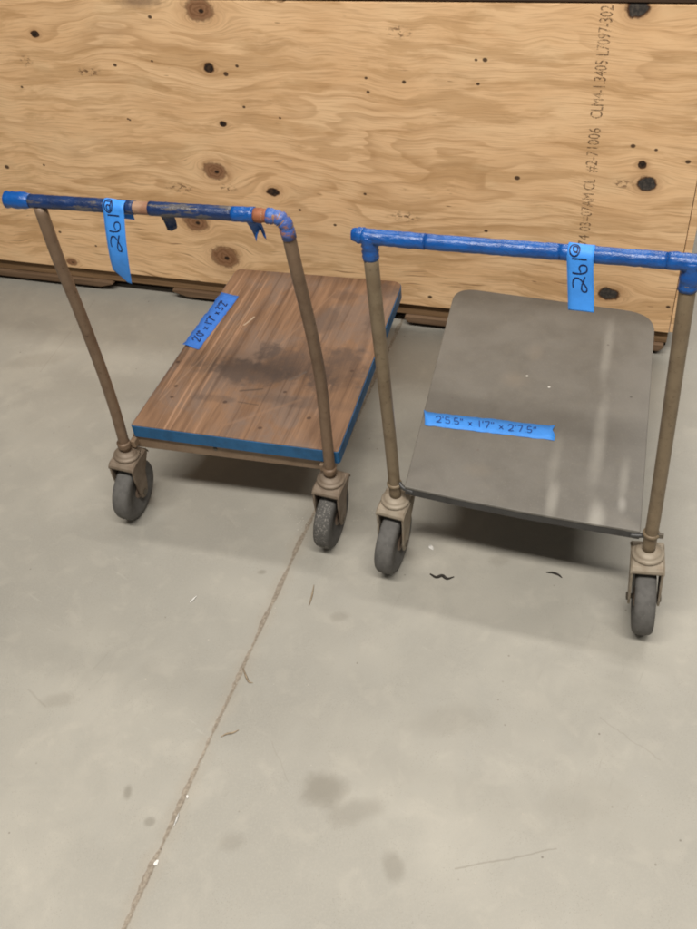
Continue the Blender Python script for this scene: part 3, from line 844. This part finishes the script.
# front lip tube that runs from post to post
PLB = [(-.249, .026, .1995), (-.2485, .022, .30), (-.2475, .010, .47), (-.247, -.004, .66), (-.247, -.012, .800)]
PRB = [(.2635, -.014, .1995), (.261, -.0145, .30), (.254, -.016, .48), (.246, -.018, .66), (.240, -.019, .800)]
for P in (PLB, PRB):
    bm = bmesh.new(); tube(bm, catmull(P, 6), .0124, 18); link('post', bm, M_POSTB, cartB, True)
def postpt(P, z):
    Q = catmull(P, 20); return min(Q, key=lambda p: abs(p.z - z))
for P, z in ((PLB, .238), (PRB, .247)):
    a = postpt(P, z)
    bm = bmesh.new(); tube(bm, [a + Vector((0, 0, -.004)), a + Vector((0, 0, -.002)), a + Vector((0, 0, .002)), a + Vector((0, 0, .004))], [.0136, .0158, .0158, .0136], 18); link('post_collar', bm, M_POSTB, cartB, True)
for P, e, s in ((PLB, front[0], -1), (PRB, front[-1], 1)):         # brackets from the rim to the post
    a = postpt(P, ZD - .012)
    bm = bmesh.new()
    tube(bm, catmull([(a.x - s * .010, a.y, ZD - .004), (e.x + s * .004, e.y * .6 + a.y * .4, ZD - .010), (e.x - s * .018, e.y - .001, ZD - .013)], 6), .0048, 10)
    link('bracket', bm, M_RIM, cartB, True)
a = postpt(PRB, .243)
bm = bmesh.new(); tube(bm, line((a.x + .010, a.y - .002, a.z), (a.x + .022, a.y - .002, a.z), 2), .0058, 6); link('post_bolt', bm, M_BOLT, cartB)
# handle
ZHB = .83
bP = [(-.262, -.012, ZHB + .001), (-.248, -.0125, ZHB), (-.131, -.0155, ZHB), (0, -.016, ZHB), (.111, -.0175, ZHB), (.240, -.0195, ZHB), (.258, -.020, ZHB)]
bm = bmesh.new(); tube(bm, catmull(bP, 4), .0115, 18)
hbB = link('handle_bar', bm, M_BARE, cartB, True)
def seg_wrap(u0, u1, r, mat, seed, amp=.00025, lump=None):
    def pt(u):
        for a, b in zip(bP, bP[1:]):
            if a[0] <= u <= b[0]:
                t = (u - a[0]) / (b[0] - a[0]); return tuple(a[k] + (b[k] - a[k]) * t for k in range(3))
        return bP[0] if u < 0 else bP[-1]
    n = int((u1 - u0) / .006); bf = bumps(n + 2, amp, seed)
    bm = bmesh.new(); tube(bm, [Vector(pt(u0 + (u1 - u0) * i / n)) + Vector((0, 0, .0001 * math.sin(i))) for i in range(n + 1)], r, 20, True, lambda t, an, i: r + bf(i, an) + (lump(t) if lump else 0))
    return link('tape_wrap', bm, mat, hbB, True)
seg_wrap(-.258, -.155, .0127, M_BLUE, 11)
seg_wrap(-.1548, .052, .0124, M_BLUE, 12)
seg_wrap(.0522, .205, .0126, M_BLUE, 13)
seg_wrap(.2052, .256, .0131, M_BLUE, 14, .0007)
for P, y, u, sd, ln in ((PLB, -.012, -.247, 21, .040), (PRB, -.0195, .240, 22, .045)):
    bf = bumps(20, .0011, sd); bm = bmesh.new()
    t0, t1 = Vector((u, y, ZHB + .004)), Vector((postpt(P, ZHB - ln).x, postpt(P, ZHB - ln).y, ZHB - ln))
    tube(bm, line(t0, t1, 9), .0168, 20, True, lambda t, an, i: .0142 - .0010 * t + bf(i, an)); link('corner_wrap', bm, M_BLUE, hbB, True)
bm = bmesh.new()
bf = bumps(12, .001, 31); tube(bm, line((-.275, -.0118, ZHB + .002), (-.256, -.012, ZHB + .001), 5), .015, 18, True, lambda t, an, i: .0100 + .004 * t + bf(i, an)); link('tape_end', bm, M_BLUE, hbB, True)
TPB, b0, b1, TOTB = over_bar(-.0172, ZHB, .0146, .030, .084, .003)
uT = .083
def pathB(s):
    e = max(0, (s - b1) / (1 - b1)); return TPB(s, uT + .010 * e) + Vector((0, -.010 * e * e * e, 0))
def crossB(s): return Vector((.998, -.05, 0))
def widB(s, t): return -.0195 + .039 * t
sB = b0 + (b1 - b0) * .45
norm_tag(hbB, pathB, crossB, widB, M_TAPE, sB, 'e', M_PEN, 'flat blue paper tape tag with a handwritten number', TOTB, 1.0)
deck_tape(deckB, cartB, ZD, ((424.5, 425.5), (553.5, 440.5), (554, 426.5), (423, 411.5)), "2'5.5\" x 1'7\" x 2'7.5\"", (.10, .88, .30, .74), M_PENF, 5, .0022)
caster(cartB, -.249, .026, -95, 2.5, M_CAST, M_TYRE)
caster(cartB, .2635, -.014, -86, -3, M_CAST, M_TYRE)
for s in (-1, 1): caster(cartB, s * .12, .62, 90, 0, M_CAST, M_TYRE)
for s in (-1, 1):
    bm = bmesh.new(); box(bm, s * .12 - .04, s * .12 + .04, .575, .665, .2008, ZD - .0075); link('caster_plate', bm, M_FRAME, cartB, bevel=.001)

# ------------------------------------------------------------------ litter on the floor
def plainmat(name, c, rough=.7):
    m = Mat(name); n = m.noise(m.co, 180, 3, .6)
    return m.fin(m.mix(m.step(n, .35, .7), c, tuple(x * .6 for x in c)), rough, 0, .3)
M_DARKBIT = plainmat('dark_shaving', (.030, .025, .020)); M_BROWNBIT = plainmat('brown_splinter', (.36, .28, .19)); M_WHITEBIT = plainmat('white_chip', (.72, .70, .66))
def sliver(name, pts, w, mat, label, cat, h=.004, group=None):
    P = [ground_at(*p) for p in pts]; c = P[0].copy(); Q = catmull([(p - c) for p in P], 6)
    bm = bmesh.new(); n = len(Q); L = []
    for i, p in enumerate(Q):
        t = (Q[min(i + 1, n - 1)] - Q[max(i - 1, 0)]).normalized(); nr = Vector((-t.y, t.x, 0))
        s = i / (n - 1); ww = w * (.25 + .75 * math.sin(PI * min(1, max(0, s * .9 + .07)))); hh = .0012 + h * math.sin(PI * s) * .5
        L.append([bm.verts.new(p + nr * ww * .5 + Vector((0, 0, hh * .45))), bm.verts.new(p + Vector((0, 0, hh + ww * .25))), bm.verts.new(p - nr * ww * .5 + Vector((0, 0, hh * .45))), bm.verts.new(p + Vector((0, 0, .0003)))])
    for i in range(n - 1):
        for k in range(4): bm.faces.new((L[i][k], L[i][(k + 1) % 4], L[i + 1][(k + 1) % 4], L[i + 1][k]))
    bm.faces.new(L[0][::-1]); bm.faces.new(L[-1])
    o = link(name, bm, mat, None, True); o.location = c
    return tag(o, label, cat, group)
def chip(name, px, py, sx, sy, rot, label, cat, mat, group=None):
    p = ground_at(px, py); bm = bmesh.new(); rn = random.Random(int(px * 7 + py))
    ring = [(math.cos(a) * sx * rn.uniform(.7, 1.1), math.sin(a) * sy * rn.uniform(.7, 1.1)) for a in [k * 2 * PI / 7 for k in range(7)]]
    prism(bm, ring, .0004, .0026)
    o = link(name, bm, mat, None, bevel=.0006); o.location = p; o.rotation_euler = (.1, .08, rot)
    return tag(o, label, cat, group)
G = 'scraps lying on the concrete floor'
sliver('curled_shaving', [(430, 574), (436, 577.5), (442, 576), (447, 579), (454, 577)], .008, M_DARKBIT, 'wavy dark shaving on the floor beside the left front wheel of the metal cart', 'scrap', .006, G)
sliver('curled_shaving', [(546, 572.5), (552, 573), (558, 575), (562, 578)], .006, M_DARKBIT, 'short comma-shaped dark shaving on the floor below the middle of the metal deck', 'scrap', .005, G)
sliver('wood_splinter', [(221, 737), (227, 734), (233, 733), (239, 730)], .0045, M_BROWNBIT, 'flat brown splinter just right of the floor joint, the lower of two', 'scrap', .003, G)
sliver('wood_splinter', [(243, 668), (246, 676), (249, 682), (253, 683)], .0045, M_BROWNBIT, 'hooked brown splinter lying against the floor joint, the upper of two', 'scrap', .003, G)
sliver('dried_leaf_stalk', [(309, 606), (312, 596), (314, 585)], .004, M_BROWNBIT, 'thin upright tan stalk on the floor below the scuffed wheel', 'scrap', .003, G)
chip('white_chip', 431, 548, .0055, .0085, .5, 'white chip on the floor under the front edge of the metal deck', 'scrap', M_WHITEBIT, G)
sliver('white_sliver', [(190, 603), (193, 600), (197, 596)], .006, M_WHITEBIT, 'white sliver alone on open floor below the wooden cart', 'scrap', .002, G)
chip('paint_flake', 156.5, 863, .0062, .0042, .8, 'bright white paint flake at the lowest end of the floor joint', 'scrap', M_WHITEBIT, G)
sliver('paint_flake', [(174, 826), (177, 819), (179, 813)], .005, M_WHITEBIT, 'long narrow white paint flake lying along the floor joint', 'scrap', .001, G)
chip('paint_flake', 187.5, 797, .0028, .0045, .2, 'small white paint flake on the floor joint, highest of those there', 'scrap', M_WHITEBIT, G)
# grit: crumbs nobody would count
bm = bmesh.new(); rn = random.Random(5)
def crumb(p, r):
    v = [bm.verts.new(p + Vector((math.cos(a) * r * rn.uniform(.5, 1.2), math.sin(a) * r * rn.uniform(.5, 1.2), 0.0003))) for a in (0, 1.4, 2.7, 4.2)]
    t = bm.verts.new(p + Vector((0, 0, r * rn.uniform(.5, .9))))
    for i in range(4): bm.faces.new((v[i], v[(i + 1) % 4], t))
    bm.faces.new(v[::-1])
for (x0, y0), (x1, y1), n, sp in (((288, 518), (312, 524), 26, 2), ((352, 520), (378, 508), 26, 3), ((300, 545), (330, 520), 14, 6), ((366, 402), (399, 328), 60, 1.2), ((345, 450), (366, 402), 20, 1.5), ((60, 300), (80, 290), 24, 6),
                                  ((280, 590), (200, 760), 20, 4), ((100, 560), (650, 880), 40, 60)):
    for i in range(n):
        t = rn.random(); crumb(ground_at(x0 + (x1 - x0) * t + rn.gauss(0, sp), y0 + (y1 - y0) * t + rn.gauss(0, sp)), rn.uniform(.0008, .0022))
gr = link('floor_grit', bm, plainmat('pale_grit', (.55, .51, .44))); gr['kind'] = 'stuff'
tag(gr, 'pale grit and crumbs scattered over the concrete floor', 'grit')

# ------------------------------------------------------------------ ceiling lamps of the hall and added fill strips
NV = Vector((-math.sin(CA), math.cos(CA), 0)); TV = Vector((math.cos(CA), math.sin(CA), 0))
MID = Vector((.05, 1.35, 0))
def strip(name, along, off, h, power, L=4.2, W=.60, col=(1, .952, .885), yaw=0):
    d = bpy.data.lights.new(name, 'AREA'); d.shape = 'RECTANGLE'; d.size = L; d.size_y = W; d.energy = power; d.color = col
    o = bpy.data.objects.new(name, d); COL.objects.link(o)
    o.location = MID + NV * off + TV * along + Vector((0, 0, h)); o.rotation_euler = (0, 0, CA + yaw)
    return o
strip('ceiling_or_fill_strip', .6, -1.6, 4.0, 262, W=.45)
strip('ceiling_or_fill_strip', .5, 1.75, 4.0, 80, W=.28)
strip('ceiling_or_fill_strip', .5, 5.2, 4.0, 210)  # unseen row added so the floor darkens towards the crate
strip('ceiling_or_fill_strip', .5, -4.6, 4.0, 50)  # unseen row added as frontal fill for the plywood
w = bpy.data.worlds.new('World'); S.world = w; w.use_nodes = True
bg = w.node_tree.nodes['Background']; bg.inputs[0].default_value = (1.0, .96, .90, 1); bg.inputs[1].default_value = .012

S.view_settings.view_transform = 'Standard'; S.view_settings.look = 'None'
S.view_settings.exposure = .03; S.view_settings.gamma = 1
S.cycles.filter_width = 1.9
S.cycles.use_denoising = True
